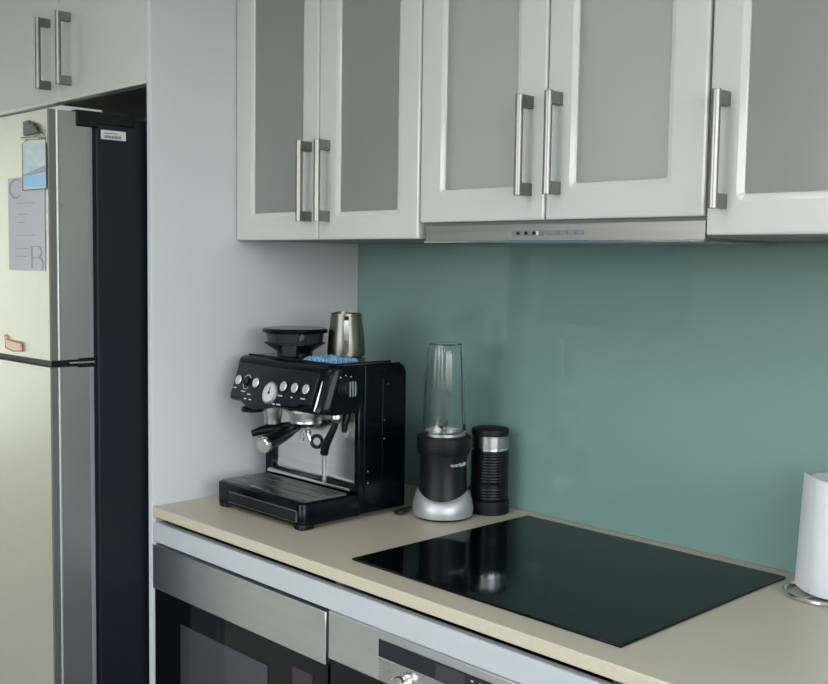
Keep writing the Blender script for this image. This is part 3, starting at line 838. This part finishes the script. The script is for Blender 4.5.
# ------------------------------------------------------------------ camera
R = Vector((0.69568677, 0.71819389, 0.01474631)); Up = Vector((-0.06476748, 0.04226677, 0.99700486)); F = Vector((-0.71541953, 0.69455817, -0.07592004))
cam = bpy.data.cameras.new('camera'); co = bpy.data.objects.new('camera', cam); C.objects.link(co)
mw = Matrix((R, Up, -F)).transposed().to_4x4(); mw.translation = Vector((2.01052399, -1.74867897, 0.53995702 + ZC)); co.matrix_world = mw
cam.sensor_fit = 'HORIZONTAL'; cam.sensor_width = 36; cam.lens = 1044.783 / 828 * 36; cam.clip_start = .02
sc.camera = co
for o in C.objects:
    if o.name.startswith('wall_cabinet'): o['group'] = 'glass fronted wall cabinets above the worktop'

# ------------------------------------------------------------------ unseen ceiling lights, added to brighten counter and panel
M['added_lamp'] = mat('added_light_diffuser', (.9, .9, .9), .6, emit=((.95, .98, 1.0), 6.0))
for k, (x, y, nm) in enumerate(((1.0, -2.0, 'unseen square ceiling light added over the middle of the kitchen to brighten the counter'), (2.7, -3.2, 'unseen square ceiling light added near the right wall to light the white panel'))):
    t = thing('added_ceiling_light', nm, 'added ceiling light', (x, y, zz(H) - .04))
    m = MB(); m.ringloops([rr_ for rr_ in [[Vector((p.x, p.z, q)) for p in rrect(-a, a, -a, a, .02, 0)] for a, q in ((.42, .04), (.42, .0), (.40, .0), (.40, .04))]])
    m.build('frame', M['winframe'], t)
    MB().box(-.399, .399, -.399, .399, .004, .012).build('diffuser', M['added_lamp'], t)
# ------------------------------------------------------------------ daylight
w = bpy.data.worlds.new('world'); sc.world = w; w.use_nodes = True
nt = w.node_tree; bg = nt.nodes['Background']
tc = nt.nodes.new('ShaderNodeTexCoord'); sp_ = nt.nodes.new('ShaderNodeSeparateXYZ'); rp = nt.nodes.new('ShaderNodeValToRGB')
mr = nt.nodes.new('ShaderNodeMapRange'); mr.inputs['From Min'].default_value = -1; mr.inputs['From Max'].default_value = 1
nt.links.new(tc.outputs['Generated'], sp_.inputs[0]); nt.links.new(sp_.outputs['Z'], mr.inputs['Value']); nt.links.new(mr.outputs['Result'], rp.inputs['Fac'])
e = rp.color_ramp.elements; e[0].position = .47; e[0].color = (.16, .17, .13, 1); e[1].position = .52; e[1].color = (1.0, 1.0, .95, 1)
x = rp.color_ramp.elements.new(.75); x.color = (.55, .75, 1.0, 1)
nt.links.new(rp.outputs['Color'], bg.inputs['Color']); bg.inputs['Strength'].default_value = 6.0
def portal(loc, rot, sx, sy):
    l = bpy.data.lights.new('window_daylight', 'AREA'); l.shape = 'RECTANGLE'; l.size = sx; l.size_y = sy; l.cycles.is_portal = True
    o = bpy.data.objects.new('window_daylight', l); C.objects.link(o); o.location = loc; o.rotation_euler = rot
for ax, pos, sg, (a0, a1, h0, h1) in WINDOWS:
    c = (a0 + a1) / 2
    if ax == 'y': portal((c, pos - .10, (h0 + h1) / 2), (PI / 2, 0, 0), a1 - a0, h1 - h0)
    else: portal((pos + sg * .10, c, (h0 + h1) / 2), (0, sg * PI / 2, 0), h1 - h0, a1 - a0)

sc.view_settings.view_transform = 'Standard'; sc.view_settings.look = 'None'
sc.view_settings.gamma = 1; sc.view_settings.use_curve_mapping = False
sc.view_settings.exposure = 0.45
